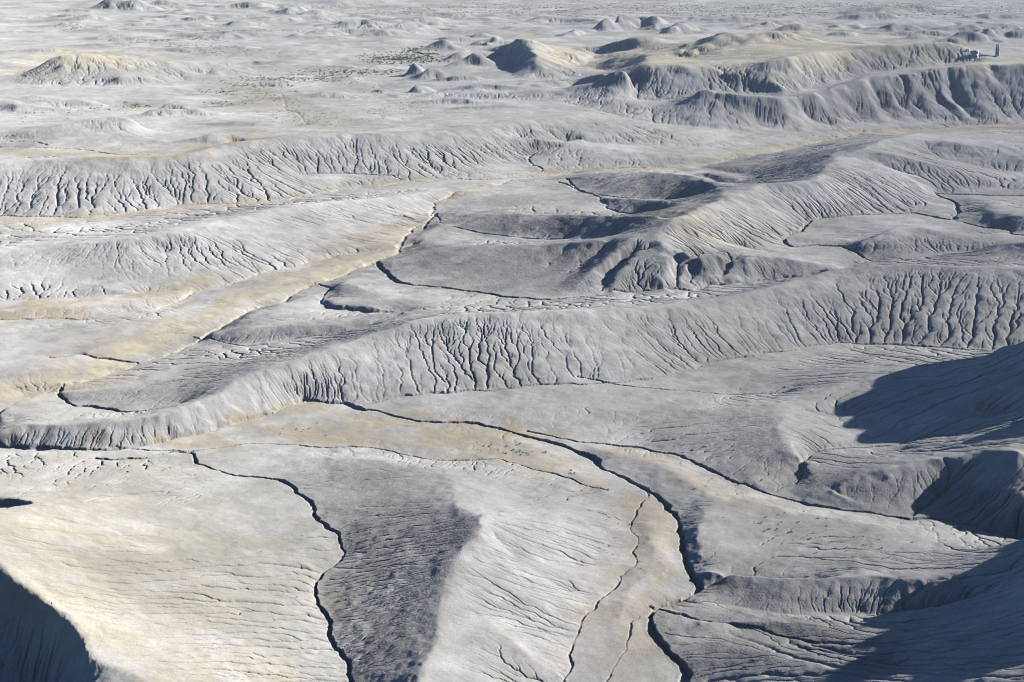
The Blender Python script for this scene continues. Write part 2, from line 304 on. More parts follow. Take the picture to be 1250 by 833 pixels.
# ------------------------------------------------------------------ height field on a radial grid (theta, ln r)
T0, T1, R0, R1 = -0.42, 0.60, math.log(415.0), math.log(6200.0)
FINE = 0.0006

def polar(x, y): return np.arctan2(x, y), 0.5 * np.log(x * x + y * y)

def densify(P, jit=0.0, step=1.2, seed=0):
    """pixel polyline -> dense world polyline (theta, lnr, z) with a little natural wander"""
    r = np.random.default_rng(seed)
    out = []
    for a, b in zip(P[:-1], P[1:]):
        n = max(2, int(math.hypot(b[0] - a[0], b[1] - a[1]) / step * 2))
        t = np.linspace(0, 1, n, endpoint=False)[:, None]
        out.append(a + (b - a) * t)
    D = np.vstack(out + [P[-1:]])
    # smooth the corners
    for _ in range(8):
        D[1:-1] = .5 * D[1:-1] + .25 * (D[:-2] + D[2:])
    x, y = at(D[:, 0], D[:, 1], D[:, 2])
    th, lr = polar(x, y)
    if jit:
        n = len(D)
        s = np.concatenate([[0], np.cumsum(np.hypot(np.diff(th), np.diff(lr)))])
        dth = np.zeros(n); dlr = np.zeros(n)
        for k in range(6):
            wl = 0.06 / 1.9 ** k
            m = int(s[-1] / wl) + 3
            dth += np.interp(s / wl, np.arange(m), r.normal(0, 1, m)) * wl * jit
            dlr += np.interp(s / wl, np.arange(m), r.normal(0, 1, m)) * wl * jit
        th = th + dth; lr = lr + dlr
    # resample densely
    s = np.concatenate([[0], np.cumsum(np.hypot(np.diff(th), np.diff(lr)))])
    q = np.arange(0, s[-1], FINE * .8)
    return np.interp(q, s, th), np.interp(q, s, lr), np.interp(q, s, D[:, 2])

LD = [densify(p, .05, seed=i) for i, p in enumerate(L)]
CD = [(densify(p, .07, seed=900 + i), w, d) for i, (p, w, d) in enumerate(CH)]

def shape(h): return int((R1 - R0) / h), int((T1 - T0) / h)
def cell(th, lr, h):
    nr, nt = shape(h)
    i = np.round((lr - R0) / h - .5).astype(int); j = np.round((th - T0) / h - .5).astype(int)
    ok = (i >= 0) & (i < nr) & (j >= 0) & (j < nt)
    return i, j, ok

def resize(a, sh):
    """bilinear resample to a new shape (cell centred)"""
    def ax(a, n, axis):
        m = a.shape[axis]
        p = np.clip((np.arange(n) + .5) * m / n - .5, 0, m - 1)
        i = np.minimum(p.astype(int), m - 2); f = (p - i).astype(np.float32)
        s = [1, 1]; s[axis] = n; f = f.reshape(s)
        return np.take(a, i, axis) * (1 - f) + np.take(a, i + 1, axis) * f
    return ax(ax(a, sh[0], 0), sh[1], 1)

def constraint(h):
    nr, nt = shape(h)
    S = np.zeros(nr * nt); W = np.zeros(nr * nt)
    for (th, lr, z) in LD + [c[0] for c in CD]:
        i, j, ok = cell(th, lr, h)
        k = i[ok] * nt + j[ok]
        S += np.bincount(k, z[ok], nr * nt); W += np.bincount(k, minlength=nr * nt)
    m = W > 0
    S[m] /= W[m]
    return S.reshape(nr, nt).astype(np.float32), m.reshape(nr, nt)

def pad(a): return np.pad(a, 1, mode='edge')
def lap(a):
    p = pad(a)
    return (p[:-2, 1:-1] + p[2:, 1:-1] + p[1:-1, :-2] + p[1:-1, 2:]) * .25 - a
def blur(a, n):
    for _ in range(n): a = a + lap(a)* .9
    return a

z = None
for h, it in ((.0512, 600), (.0256, 500), (.0128, 500), (.0064, 500), (.0032, 400), (.0016, 160)):
    c, m = constraint(h)
    z = np.full(shape(h), 15., np.float32) if z is None else resize(z, shape(h)).astype(np.float32)
    for k in range(it):
        z[m] = c[m]
        z += lap(z) * 1.0
    z[m] = c[m]
    z += lap(z) * .5
hs = h

def grid(h):
    nr, nt = shape(h)
    lr = R0 + (np.arange(nr) + .5) * h; th = T0 + (np.arange(nt) + .5) * h
    r = np.exp(lr)
    return r[:, None].astype(np.float32), th[None, :].astype(np.float32)

# value noise in world metres
_G = rng.normal(0, 1, (256, 256)).astype(np.float32)
def noise(x, y):
    xi = np.floor(x); yi = np.floor(y); fx = (x - xi).astype(np.float32); fy = (y - yi).astype(np.float32)
    fx = fx * fx * (3 - 2 * fx); fy = fy * fy * (3 - 2 * fy)
    xi = xi.astype(np.int32) & 255; yi = yi.astype(np.int32) & 255; xj = (xi + 1) & 255; yj = (yi + 1) & 255
    return (_G[yi, xi] * (1 - fx) + _G[yi, xj] * fx) * (1 - fy) + (_G[yj, xi] * (1 - fx) + _G[yj, xj] * fx) * fy

def fbm(x, y, wl, oct=3, g=.5):
    s = 0; a = 1.
    for k in range(oct):
        s = s + a * noise(x / wl + 17.3 * k, y / wl + 9.1 * k); wl *= .5; a *= g
    return s

_mr = random.Random(5)
for cxp, cyp, n, sx, sy in ((90, 28, 9, 70, 8), (330, 22, 12, 60, 7), (460, 36, 12, 60, 9), (880, 32, 12, 110, 8), (1120, 38, 16, 120, 8), (560, 22, 6, 90, 6), (240, 44, 7, 120, 8), (1000, 24, 9, 200, 5), (150, 12, 9, 120, 4), (700, 30, 8, 60, 6), (620, 115, 7, 60, 8), (420, 70, 8, 90, 10), (60, 130, 6, 80, 10), (200, 60, 6, 120, 6)):
    for k in range(n):
        y_ = cyp + _mr.gauss(0, .6) * sy
        MND.append((cxp + _mr.gauss(0, .6) * sx, max(y_, 4), 30, _mr.uniform(4, 11) * (1 if y_ < 50 else .5), _mr.uniform(60, 190), _mr.uniform(18, 40), _mr.uniform(-15, 40)))
r, th = grid(hs)
X = r * np.sin(th); Y = r * np.cos(th)
for q, (px, py, bz, hh, lx, wy, rot) in enumerate(MND):
    cx, cy = at(px, py, bz)
    a = math.radians(rot)
    ext = 1.3 * max(lx, wy)
    lrc = math.log(math.hypot(cx, cy)); thc = math.atan2(cx, cy); e = ext / math.hypot(cx, cy)
    i0 = max(0, int((lrc - e - R0) / hs)); i1 = max(0, int((lrc + e - R0) / hs)); j0 = max(0, int((thc - e - T0) / hs)); j1 = max(0, int((thc + e - T0) / hs))
    sl = (slice(i0, i1), slice(j0, j1))
    dx = X[sl] - cx; dy = Y[sl] - cy
    if dx.size == 0: continue
    w = .25 * np.minimum(lx, wy)
    dx = dx + w * noise(X[sl] / 22 + q, Y[sl] / 22); dy = dy + w * noise(X[sl] / 22 + 50 + q, Y[sl] / 22)
    u = (dx * math.cos(a) + dy * math.sin(a)) / lx; v = (-dx * math.sin(a) + dy * math.cos(a)) / wy
    d = np.sqrt(u * u + v * v)
    hh *= .85 + .2 * noise(X[sl] / 30, Y[sl] / 30 + q)
    z[sl] = z[sl] + hh * 1.3 * np.clip(1 - np.sqrt(d * d + .07), 0, 1) ** 1.15

# gentle undulation
far = np.clip((r - 1700) / 900, 0, 1)
near = 1 - far
z += (.9 * near + 1.6 * far) * fbm(X, Y, 70, 3) * .6 + far * 3.4 * np.maximum(0, fbm((X + 999) * .6, Y * .8, 120, 3)) ** 1.4

NB = [(-1, 0), (1, 0), (0, -1), (0, 1), (-1, -1), (-1, 1), (1, -1), (1, 1)]

def erode(z, h, K, iters, diff, seed, ac, cap=26):
    nr, nt = z.shape; N = nr * nt
    r, th = grid(h)
    dx = (r * h * np.ones_like(z)).astype(np.float32)
    rg = np.random.default_rng(seed)
    rnd = [(.72 + .56 * rg.random(z.shape, dtype=np.float32)) for _ in NB]
    fixed = np.zeros(z.shape, bool)
    for (a, b, _), w, d in CD:
        i, j, ok = cell(a, b, h); fixed[i[ok], j[ok]] = True
    fixed[0] = fixed[-1] = True; fixed[:, 0] = fixed[:, -1] = True
    idx = np.arange(N, dtype=np.int32).reshape(z.shape)
    area = None
    for it in range(iters):
        best = np.zeros_like(z); rec = idx.copy(); dist = np.ones_like(z)
        p = np.pad(z, 1, mode='constant', constant_values=1e9)
        for k, (di, dj) in enumerate(NB):
            dd = 1. if k < 4 else 1.41421
            s = (z - p[1 + di:1 + di + nr, 1 + dj:1 + dj + nt]) / dd * rnd[k]
            b = s > best
            best[b] = s[b]; rec[b] = (idx + di * nt + dj)[b]; dist[b] = dd
        rec[fixed] = idx[fixed]
        recf = rec.ravel(); zf = z.ravel().copy(); A = (dx * dx).ravel().astype(np.float64)
        selfm = recf == np.arange(N)
        indeg = np.bincount(recf[~selfm], minlength=N).astype(np.int32)
        fr = np.flatnonzero((indeg == 0) & ~selfm)
        order = []
        while fr.size:
            order.append(fr)
            t = recf[fr]
            np.add.at(A, t, A[fr]); np.subtract.at(indeg, t, 1)
            c = t[(indeg[t] == 0)]
            c = c[~selfm[c]]
            fr = np.unique(c)
        area = A.reshape(z.shape).astype(np.float32)
        Kf = np.clip(1 + .75 * fbm(r * np.sin(th) + 71, r * np.cos(th), 60, 3), .15, 2.4).ravel()
        Fm = (K * Kf * np.clip(np.sqrt(A) - math.sqrt(ac), 0, cap) / (dx * dist).ravel()).astype(np.float32)
        for f in reversed(order):
            g = Fm[f]
            zf[f] = (zf[f] + g * zf[recf[f]]) / (1 + g)
        z = zf.reshape(z.shape)
        for _ in range(diff[0]): z = z + lap(z) * diff[1]
    return z, area
import time
_t = time.time()
# uneven ground on the slopes, so that gullies start unevenly
_gi = np.gradient(z, axis=0) / (r * hs); _gj = np.gradient(z, axis=1) / (r * hs)
_sl = np.clip(np.sqrt(_gi ** 2 + _gj ** 2) / .35, .05, 1)
z += _sl * .3 * fbm(X + 333, Y, 34, 2)
z0 = z
h = .0032
zc = resize(z, shape(h)).astype(np.float32)
zc1, _ = erode(zc, h, .04, 3, (1, .25), 1, 120)
z = z0 + resize(zc1 - zc, z.shape).astype(np.float32)
z, _ = erode(z, .0016, .028, 3, (1, .26), 2, 60)
z0 = None
h = FINE
def warp_resize(a, sh, amp, wl):
    R_, T_ = np.meshgrid(np.arange(sh[0], dtype=np.float32), np.arange(sh[1], dtype=np.float32), indexing='ij')
    k = a.shape[0] / sh[0]
    wr = fbm(R_ * k + 5, T_ * k, wl, 2) * amp; wt = fbm(R_ * k + 900, T_ * k + 77, wl, 2) * amp
    p = np.clip((R_ + .5) * k - .5 + wr, 0, a.shape[0] - 1.001); q_ = np.clip((T_ + .5) * k - .5 + wt, 0, a.shape[1] - 1.001)
    i = p.astype(np.int32); j = q_.astype(np.int32); f = p - i; g = q_ - j
    return ((a[i, j] * (1 - g) + a[i, j + 1] * g) * (1 - f) + (a[i + 1, j] * (1 - g) + a[i + 1, j + 1] * g) * f).astype(np.float32)
z = warp_resize(z, shape(h), .45, 5)
r, th = grid(h)
X = (r * np.sin(th)).astype(np.float32); Y = (r * np.cos(th)).astype(np.float32)
z += .06 * fbm(X, Y, 4, 2)
z, area = erode(z, h, .085, 4, (1, .03), 3, 4, 14)


# the last rain cuts narrow slots into the gully floors
def maxf(a):
    p = pad(a); return np.maximum.reduce([p[:-2, 1:-1], p[2:, 1:-1], p[1:-1, :-2], p[1:-1, 2:], a])
_gi = np.gradient(z, axis=0) / (r * h); _gj = np.gradient(z, axis=1) / (r * h)
_s = np.sqrt(_gi ** 2 + _gj ** 2); _s = blur(_s, 3)
def st(a, b, x): t = np.clip((x - a) / (b - a), 0, 1); return t * t * (3 - 2 * t)
_la = np.log10(area)
_pat = st(-.6, .5, fbm(X, Y, 18, 2))
slot = st(1.5, 3.1, _la) * st(.13, .32, _s) * (.35 + .65 * _pat) * (.25 + .75 * st(.1, .3, _s))
s2 = maxf(slot * (r < 1500)) * .8
z -= np.maximum(slot, s2) * np.clip(.45 * (r / 900) ** .5, .3, .7)
_gi = _gj = _s = _la = _pat = None
SAND = np.zeros(z.shape, np.float32); CUT = np.zeros(z.shape, np.float32)
# arroyos: steep walled trenches along the channels
nr, nt = z.shape
for qn, ((a, b, zc), w, d) in enumerate(CD):
    i, j, ok = cell(a, b, h)
    i, j = i[ok][::2], j[ok][::2]
    if not len(i): continue
    rr = r[i, 0]
    sel = rr < 2600
    i, j, rr = i[sel], j[sel], rr[sel]
    if not len(i): continue
    wl = w * (1 + .25 * np.interp(np.arange(len(i)), np.arange(0, len(i) + 30, 30), rng.normal(0, 1, len(range(0, len(i) + 30, 30)))))
    wl = np.maximum(wl, .35 * w) * .62; 
    Rm = int(math.ceil(w * (4.2 if qn < 3 else 3.2) / (rr.min() * h))) + 1
    dist = {}
    i0, i1, j0, j1 = max(0, i.min() - Rm), min(nr, i.max() + Rm + 1), max(0, j.min() - Rm), min(nt, j.max() + Rm + 1)
    D = np.full((i1 - i0, j1 - j0), 9., np.float32)
    for di in range(-Rm, Rm + 1):
        for dj in range(-Rm, Rm + 1):
            dd = math.hypot(di, dj) * rr * h / wl
            ii = i + di - i0; jj = j + dj - j0
            m = (ii >= 0) & (ii < D.shape[0]) & (jj >= 0) & (jj < D.shape[1]) & (dd < (4.5 if qn < 3 else 2.2))
            np.minimum.at(D, (ii[m], jj[m]), dd[m].astype(np.float32))
    sl = (slice(i0, i1), slice(j0, j1))
    D = D + .2 * noise(X[sl] / 2.2, Y[sl] / 2.2) + .3 * noise(X[sl] / 7, Y[sl] / 7)
    t = np.clip((1.6 - D) / .6, 0, 1); t = t * t * (3 - 2 * t)
    CUT[sl] = np.maximum(CUT[sl], d * t)
    SAND[sl] = np.maximum(SAND[sl], (1 - st(1.9, 3.0, D)) if qn < 3 else .7 * (1 - st(.6, 1.0, D)))
z -= CUT; CUT = None

# ------------------------------------------------------------------ colour of the ground (its materials, plus shade painted on slopes turned from the sun)
gi = np.gradient(z, axis=0) / (r * h); gj = np.gradient(z, axis=1) / (r * h)
slope = np.sqrt(gi * gi + gj * gj)
PXX, PYY = project(X, Y, z)

def sstep(a, b, x):
    t = np.clip((x - a) / (b - a), 0, 1); return t * t * (3 - 2 * t)
rows = np.concatenate([np.arange(0, int(nr * .50)), np.arange(int(nr * .50), int(nr * .68), 2), np.arange(int(nr * .68), nr, 2)])
jl = int((-.358 - T0) / h); jr = int((.358 - T0) / h)
cols = np.concatenate([np.arange(0, jl, 4), np.arange(jl, jr), np.arange(jr, nt, 4)])
hc = .0032; zc = resize(z, shape(hc)); rc, _ = grid(hc)
zc = blur(zc, 2)
sc_ = np.sqrt((np.gradient(zc, axis=0) / (rc * hc)) ** 2 + (np.gradient(zc, axis=1) / (rc * hc)) ** 2)
slope = resize(sc_, z.shape)[np.ix_(rows, cols)]
Zs, Xs, Ys, As, Ss = (a[np.ix_(rows, cols)] for a in (z, X, Y, area, SAND))
PXX, PYY = project(Xs, Ys, Zs)
def splats(lst, edge=.35):
    """soft patches given as (photo x, photo y, half width, half height, turn, strength); edges broken up by noise"""
    wob = .35 * fbm(Xs, Ys, 14, 3)
    out = np.zeros_like(Zs)
    for x, y, rx, ry, rot, s_ in lst:
        a = math.radians(rot); R_ = max(rx, ry) * 2.2
        m = (np.abs(PXX - x) < R_) & (np.abs(PYY - y) < R_)
        dx = PXX[m] - x; dy = PYY[m] - y
        u = (dx * math.cos(a) + dy * math.sin(a)) / rx; v = (-dx * math.sin(a) + dy * math.cos(a)) / ry
        d = np.sqrt(u * u + v * v) + wob[m]
        out[m] = np.maximum(out[m], s_ * (1 - sstep(1 - edge * 1.6, 1 + edge * 1.2, d)))
    return out
CREAM = [(60,470,90,12,-10,.6),(165,428,80,14,-24,.7),(270,380,70,14,-24,.7),(360,345,70,12,-18,.7),(440,318,60,12,-18,.7),(500,285,20,16,-60,.5),(560,240,60,6,-22,.6),(660,212,80,4,-3,.6),(780,207,90,4,0,.6),(900,190,60,5,-12,.5),(940,58,100,16,-3,1),(800,74,60,7,0,1),(150,740,150,60,36,.35),(110,72,80,9,0,.9),(60,78,30,12,-40,.6),(30,88,60,6,0,.4),(130,82,90,8,0,.5),(60,690,120,26,35,.5),(150,770,150,30,36,.55),(60,650,90,24,15,.4),(60,725,70,22,45,.55),(240,810,140,24,15,.5),
  (810,75,90,10,0,.9),(700,70,60,12,10,.8),(860,62,120,14,0,.9),(930,60,90,22,-10,.9),(1010,72,70,14,-20,.8),(1090,62,60,10,0,.8),(1150,56,40,10,0,.6),(1200,78,60,10,0,.7),(1235,76,30,10,0,.8),
  (840,268,50,26,20,.6),(880,290,50,12,20,.5),(900,300,60,10,0,.4),(120,745,80,16,40,.5),(655,50,30,6,20,.8),(1120,780,40,40,0,.3),(480,60,3,3,0,0),(790,50,30,8,0,.8)]
TAN = [(60,462,100,18,-10,.55),(170,420,90,20,-22,.6),(290,372,80,16,-22,.6),(400,332,80,15,-18,.65),(460,302,60,16,-20,.6),(110,372,130,8,-2,1),(180,360,80,6,-10,.9),(240,348,50,7,-20,.6),(60,380,70,10,0,1),(440,292,60,14,-14,.75),(480,280,35,12,-20,.6),(400,322,80,9,-18,.7),(340,345,60,12,-22,.5),(460,305,50,7,-18,.6),
  (140,415,60,18,-20,.35),(100,450,90,14,-20,.4),(150,400,60,12,-20,.3),(40,480,60,10,-10,.4),(100,265,130,5,-4,.8),(250,253,80,5,-5,.7),(330,243,60,4,-5,.7),(0,270,60,6,0,.8),(470,222,50,5,-5,.7),(440,290,40,14,0,.5),
  (560,240,50,4,-25,.4),(700,208,120,4,-2,.6),(850,202,100,4,-4,.6),(1000,172,90,5,-10,.7),(1100,160,100,4,0,.8),(1200,156,80,5,0,.7),(880,192,80,6,-10,.5),
  (420,530,130,16,-2,.8),(560,535,110,22,4,.9),(650,555,60,18,20,.7),(250,540,110,9,2,.8),(340,505,70,10,-10,.7),(480,515,90,12,2,.6),(690,575,30,10,20,.4),
  (790,690,34,60,10,.75),(800,640,30,44,-10,.7),(770,760,60,40,-50,.6),(745,730,30,40,20,.5),(830,585,60,12,28,.45),(780,555,60,8,5,.6),(900,610,60,16,18,.4),(760,810,60,24,0,.4),
  (60,187,90,4,0,.8),(150,190,90,5,0,.8),(250,180,50,6,-12,.7),(290,172,40,7,-10,.9),(340,125,60,14,10,.5),(380,140,50,18,20,.5),(320,112,50,6,0,.4),(440,150,30,6,0,.3),(310,165,30,6,0,.7),(20,82,60,6,-10,.4)]
SHALE_SHADE = [(640,276,150,12,2,.9),(600,328,150,26,3,.85),(690,335,90,24,0,.8),(930,206,110,16,-4,.9),(790,228,100,14,2,1),(700,262,120,6,0,.7),(600,245,70,9,-3,.5),(790,228,110,18,3,.8),(850,225,70,10,0,.6),(780,252,60,7,5,.7),(660,275,140,14,2,.9),(770,275,70,14,0,1),(620,330,170,26,2,.75),(760,315,70,30,0,.6),(900,325,120,18,0,.8),(960,200,100,14,-8,.8),(930,215,80,12,0,.8),  # darker rough shale, deepened by painted shade where slopes face away from the sun
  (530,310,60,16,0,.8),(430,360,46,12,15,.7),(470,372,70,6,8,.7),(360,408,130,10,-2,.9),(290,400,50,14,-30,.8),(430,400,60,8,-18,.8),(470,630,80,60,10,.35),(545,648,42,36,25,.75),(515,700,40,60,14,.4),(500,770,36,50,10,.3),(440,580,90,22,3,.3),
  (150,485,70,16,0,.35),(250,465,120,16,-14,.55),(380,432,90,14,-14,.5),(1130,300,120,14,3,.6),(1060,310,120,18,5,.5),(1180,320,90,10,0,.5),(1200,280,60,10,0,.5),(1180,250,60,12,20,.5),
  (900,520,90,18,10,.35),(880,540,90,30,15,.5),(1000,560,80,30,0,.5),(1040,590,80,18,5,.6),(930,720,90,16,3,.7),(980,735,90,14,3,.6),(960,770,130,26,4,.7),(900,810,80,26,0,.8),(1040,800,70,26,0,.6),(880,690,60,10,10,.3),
  (1150,605,60,30,20,.6),(1120,125,150,24,0,.7),(940,128,110,18,5,.6),(1050,82,100,12,-14,.4),(850,92,90,9,5,.5),(755,100,20,9,0,.6),(620,80,40,18,0,.5),(860,120,60,18,0,.3),(1170,110,60,22,0,.6),(1150,200,120,20,10,.35),(1090,240,60,20,30,.3),(700,160,40,12,0,.2),(655,190,26,18,0,.6),(740,195,100,8,5,.4),(850,198,60,6,0,.3),  # shadowed flanks of the far hills are painted darker here too
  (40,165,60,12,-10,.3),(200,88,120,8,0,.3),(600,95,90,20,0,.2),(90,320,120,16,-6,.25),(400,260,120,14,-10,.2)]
GREEN = [(490,72,40,7,-12,.9),(515,62,24,5,-20,.8),(430,88,70,4,-10,.6),(360,96,60,4,-8,.6),(330,112,50,3,0,.8),(260,113,30,4,0,.9),(270,128,34,3,-6,.9),(170,130,20,4,0,.8),(460,112,14,4,0,.9),(300,100,60,3,-4,.5),(400,90,50,3,-8,.5),(1000,12,500,6,0,.45),(800,8,300,6,0,.35),(560,15,160,3,0,.3),(1100,5,300,4,0,.4),(700,18,160,3,2,.3),(950,20,220,2,1,.3),
  (345,150,30,8,10,.3),(480,60,60,3,0,.3),(590,545,60,10,10,.2),(190,46,60,2,-8,.4),(225,44,40,2,-8,.4),(90,32,30,1.5,0,.6),(60,33,30,1.5,0,.4),(280,40,60,2,0,.4),(265,60,40,2,0,.4)]
def c3(r_, g_, b_): return np.array([r_, g_, b_], np.float32)
shale, pale, tan, cream, shale_shade, green = c3(.372, .368, .362), c3(.385, .378, .362), c3(.345, .305, .235), c3(.46, .415, .31), c3(.165, .167, .178), c3(.15, .17, .075)
big = fbm(Xs, Ys, 60, 4); med = fbm(Xs + 50, Ys, 9, 3); vein = fbm(Xs * .5, Ys, 30, 3)
g = sstep(.12, .5, slope + .06 * big)[..., None]
col = pale * (1 - g) + shale * g
def mixc(col, c, m): m = np.clip(m, 0, 1)[..., None]; return col * (1 - m) + c * m
flat = 1 - g[..., 0]
col = mixc(col, tan, splats(TAN) * (.9 + .2 * med))
col = mixc(col, cream, splats(CREAM, .6) * (.95 + .1 * med) * .95)
col = mixc(col, c3(.262, .247, .20), splats([(150,700,210,105,15,.75),(70,700,110,34,38,.8),(160,785,150,26,36,.7),(0,650,90,40,20,.8),(20,720,60,30,45,.8),(230,820,120,20,20,.6)], .8) * (.9 + .2 * med))
dk = splats(SHALE_SHADE, .5)
col = mixc(col, shale_shade, dk * (.8 + .25 * med) * .85)  # blends in the dark shale together with its painted shade
col = mixc(col, c3(.43, .43, .425), sstep(.7, 1.5, big + med * .4) * flat * .4 * (1 - dk))   # pale salt crust
far_ = sstep(2300, 3600, Ys)
col = mixc(col, green, splats(GREEN, .9) * sstep(-.2, .9, fbm(Xs, Ys * 1., 16, 3) + .25) * .85)
col = mixc(col, c3(.2, .2, .15), far_ * sstep(.3, .9, fbm(Xs * .25, Ys, 50, 4)) * .3)
col = mixc(col, c3(.43, .40, .335), Ss * (.8 + .2 * med))
col *= (.78 + .055 * med + .06 * big)[..., None]
rough = np.clip(dk * .9 + g[..., 0] * .35, 0, 1)

# ------------------------------------------------------------------ mesh
C = bpy.context.scene.collection
rv = r[rows, 0]; tv = th[0, cols]
Z = z[np.ix_(rows, cols)]
# wide skirt: the same sheet goes on to the horizon on all sides
def extend(Z, rv, tv):
    rin = rv[0] * np.linspace(.12, .97, 14); rout = rv[-1] * np.exp(np.linspace(.01, 2.2, 24))
    til = tv[0] - (np.linspace(1, .03, 14) ** 1.5) * 1.1; tir = tv[-1] + (np.linspace(.03, 1, 14) ** 1.5) * 1.0
    a = np.tile(Z[:1], (len(rin), 1)) ; k = np.linspace(0, 1, len(rin))[:, None]; a = a * k + 6 * (1 - k)
    b = np.tile(Z[-1:], (len(rout), 1)); k = np.linspace(1, 0, len(rout))[:, None]; b = b * k + 30 * (1 - k)
    Z = np.vstack([a, Z, b]); rv = np.concatenate([rin, rv, rout])
    a = np.tile(Z[:, :1], (1, len(til))); b = np.tile(Z[:, -1:], (1, len(tir)))
    return np.hstack([a, Z, b]), rv, np.concatenate([til, tv, tir]), len(rin), len(til)
Z = Z + rng.normal(0, 1, Z.shape).astype(np.float32) * (.022 + .05 * rough) * np.clip(rv[:, None] / 700, .7, 2.2)   # clods and crust
Zx, rx_, tx_, ni, nj = extend(Z, rv, tv)
VX = rx_[:, None] * np.sin(tx_)[None]; VY = rx_[:, None] * np.cos(tx_)[None]
def ext_attr(a):
    return np.pad(a, [(ni, Zx.shape[0] - ni - a.shape[0]), (nj, Zx.shape[1] - nj - a.shape[1])] + [(0, 0)] * (a.ndim - 2), mode='edge')
colx = ext_attr(np.concatenate([col, rough[..., None]], -1)).reshape(-1, 4)
co = np.stack([VX, VY, Zx], -1).reshape(-1, 3).astype(np.float32)
m_, n_ = Zx.shape
q = np.arange(m_ * n_).reshape(m_, n_)
faces = np.stack([q[:-1, :-1], q[:-1, 1:], q[1:, 1:], q[1:, :-1]], -1).reshape(-1, 4)[:, ::-1]

def grid_mesh(name, co, faces, mat, attrs):
    me = bpy.data.meshes.new(name)
    me.vertices.add(len(co)); me.vertices.foreach_set('co', co.ravel())
    nf = len(faces)
    me.loops.add(nf * 4); me.loops.foreach_set('vertex_index', faces.ravel().astype(np.int32))
    me.polygons.add(nf); me.polygons.foreach_set('loop_start', np.arange(0, nf * 4, 4, dtype=np.int32))
    me.update(calc_edges=True)
    me.polygons.foreach_set('use_smooth', np.ones(nf, bool))
    for k, v in attrs.items():
        at_ = me.attributes.new(k, 'FLOAT_COLOR', 'POINT'); at_.data.foreach_set('color', v.ravel().astype(np.float32))
    me.materials.append(mat)
    o = bpy.data.objects.new(name, me); C.objects.link(o)
    return o

gm = bpy.data.materials.new('badland_clay'); gm.use_nodes = True
N_ = gm.node_tree.nodes; K_ = gm.node_tree.links; bs = N_['Principled BSDF']
def node(t, **kw):
    n = N_.new(t)
    for k, v in kw.items():
        if hasattr(n, k): setattr(n, k, v)
        else: n.inputs[k].default_value = v
    return n
def math_(op, a, b, c=None):
    n = node('ShaderNodeMath', operation=op)
    for i, v in enumerate((a, b, c)):
        if v is None: continue
        if isinstance(v, (int, float)): n.inputs[i].default_value = v
        else: K_.new(v, n.inputs[i])
    return n.outputs[0]
ga = node('ShaderNodeAttribute', attribute_name='clay')
tc = node('ShaderNodeTexCoord')
n1 = node('ShaderNodeTexNoise', Scale=1.1, Detail=6, Roughness=.65)
n2 = node('ShaderNodeTexNoise', Scale=4.0, Detail=4, Roughness=.7)
for n in (n1, n2): K_.new(tc.outputs['Object'], n.inputs['Vector'])
v1 = math_('ADD', math_('MULTIPLY_ADD', n1.outputs[0], .7, .45), math_('MULTIPLY', n2.outputs[0], .4))
mx = node('ShaderNodeMix', data_type='RGBA', blend_type='MULTIPLY'); mx.inputs[0].default_value = 1
K_.new(ga.outputs['Color'], mx.inputs[6])
cmb = node('ShaderNodeCombineColor')
for i in range(3): K_.new(v1, cmb.inputs[i])
K_.new(cmb.outputs[0], mx.inputs[7]); K_.new(mx.outputs[2], bs.inputs['Base Color'])
bp = node('ShaderNodeBump', Distance=1.0); bp.inputs['Strength'].default_value = 1
hh_ = math_('MULTIPLY_ADD', n2.outputs[0], .12, math_('MULTIPLY', n1.outputs[0], .3))
K_.new(math_('MULTIPLY', hh_, math_('MULTIPLY_ADD', ga.outputs['Alpha'], 1.1, .22)), bp.inputs['Height'])
K_.new(bp.outputs[0], bs.inputs['Normal'])
bs.inputs['Roughness'].default_value = 1
bs.inputs['Specular IOR Level'].default_value = .05
bs.inputs['Diffuse Roughness'].default_value = .9
terrain = grid_mesh('ground', co, faces, gm, {'clay': colx})
terrain['kind'] = 'structure'

# ------------------------------------------------------------------ light, sky, camera
sc = bpy.context.scene
EL, AZ = math.radians(26.5), math.radians(10)      # the sun stands to the right and a little beyond
w = bpy.data.worlds.new('World'); sc.world = w; w.use_nodes = True
nt2 = w.node_tree
sky = nt2.nodes.new('ShaderNodeTexSky'); sky.sky_type = 'NISHITA'; sky.sun_disc = False
sky.ozone_density = 3; sky.altitude = 1500; sky.air_density = .5; sky.dust_density = 0; sky.sun_elevation = EL; sky.sun_rotation = math.radians(90) - AZ
nt2.links.new(sky.outputs[0], nt2.nodes['Background'].inputs[0]); nt2.nodes['Background'].inputs[1].default_value = .05
sd = bpy.data.lights.new('sun', 'SUN'); sd.energy = 5.0; sd.angle = math.radians(.5); sd.color = (1, .958, .9)
so = bpy.data.objects.new('sun', sd); C.objects.link(so)
import mathutils
d = mathutils.Vector((-math.cos(EL) * math.cos(AZ), -math.cos(EL) * math.sin(AZ), -math.sin(EL)))
so.rotation_euler = d.to_track_quat('-Z', 'Y').to_euler()
cam = bpy.data.cameras.new('camera'); co_ = bpy.data.objects.new('camera', cam); C.objects.link(co_)
co_.location = (0, 0, H); co_.rotation_euler = (math.radians(90) - PITCH, 0, 0)
cam.sensor_width = 36; cam.lens = F / PW * 36; cam.clip_end = 120000; cam.clip_start = 1
sc.camera = co_
sc.view_settings.view_transform = 'Standard'; sc.view_settings.look = 'None'; sc.view_settings.gamma = 1
sc.view_settings.exposure = 1.70
sc.cycles.diffuse_bounces = 0; sc.cycles.max_bounces = 4; sc.cycles.filter_width = 1.1

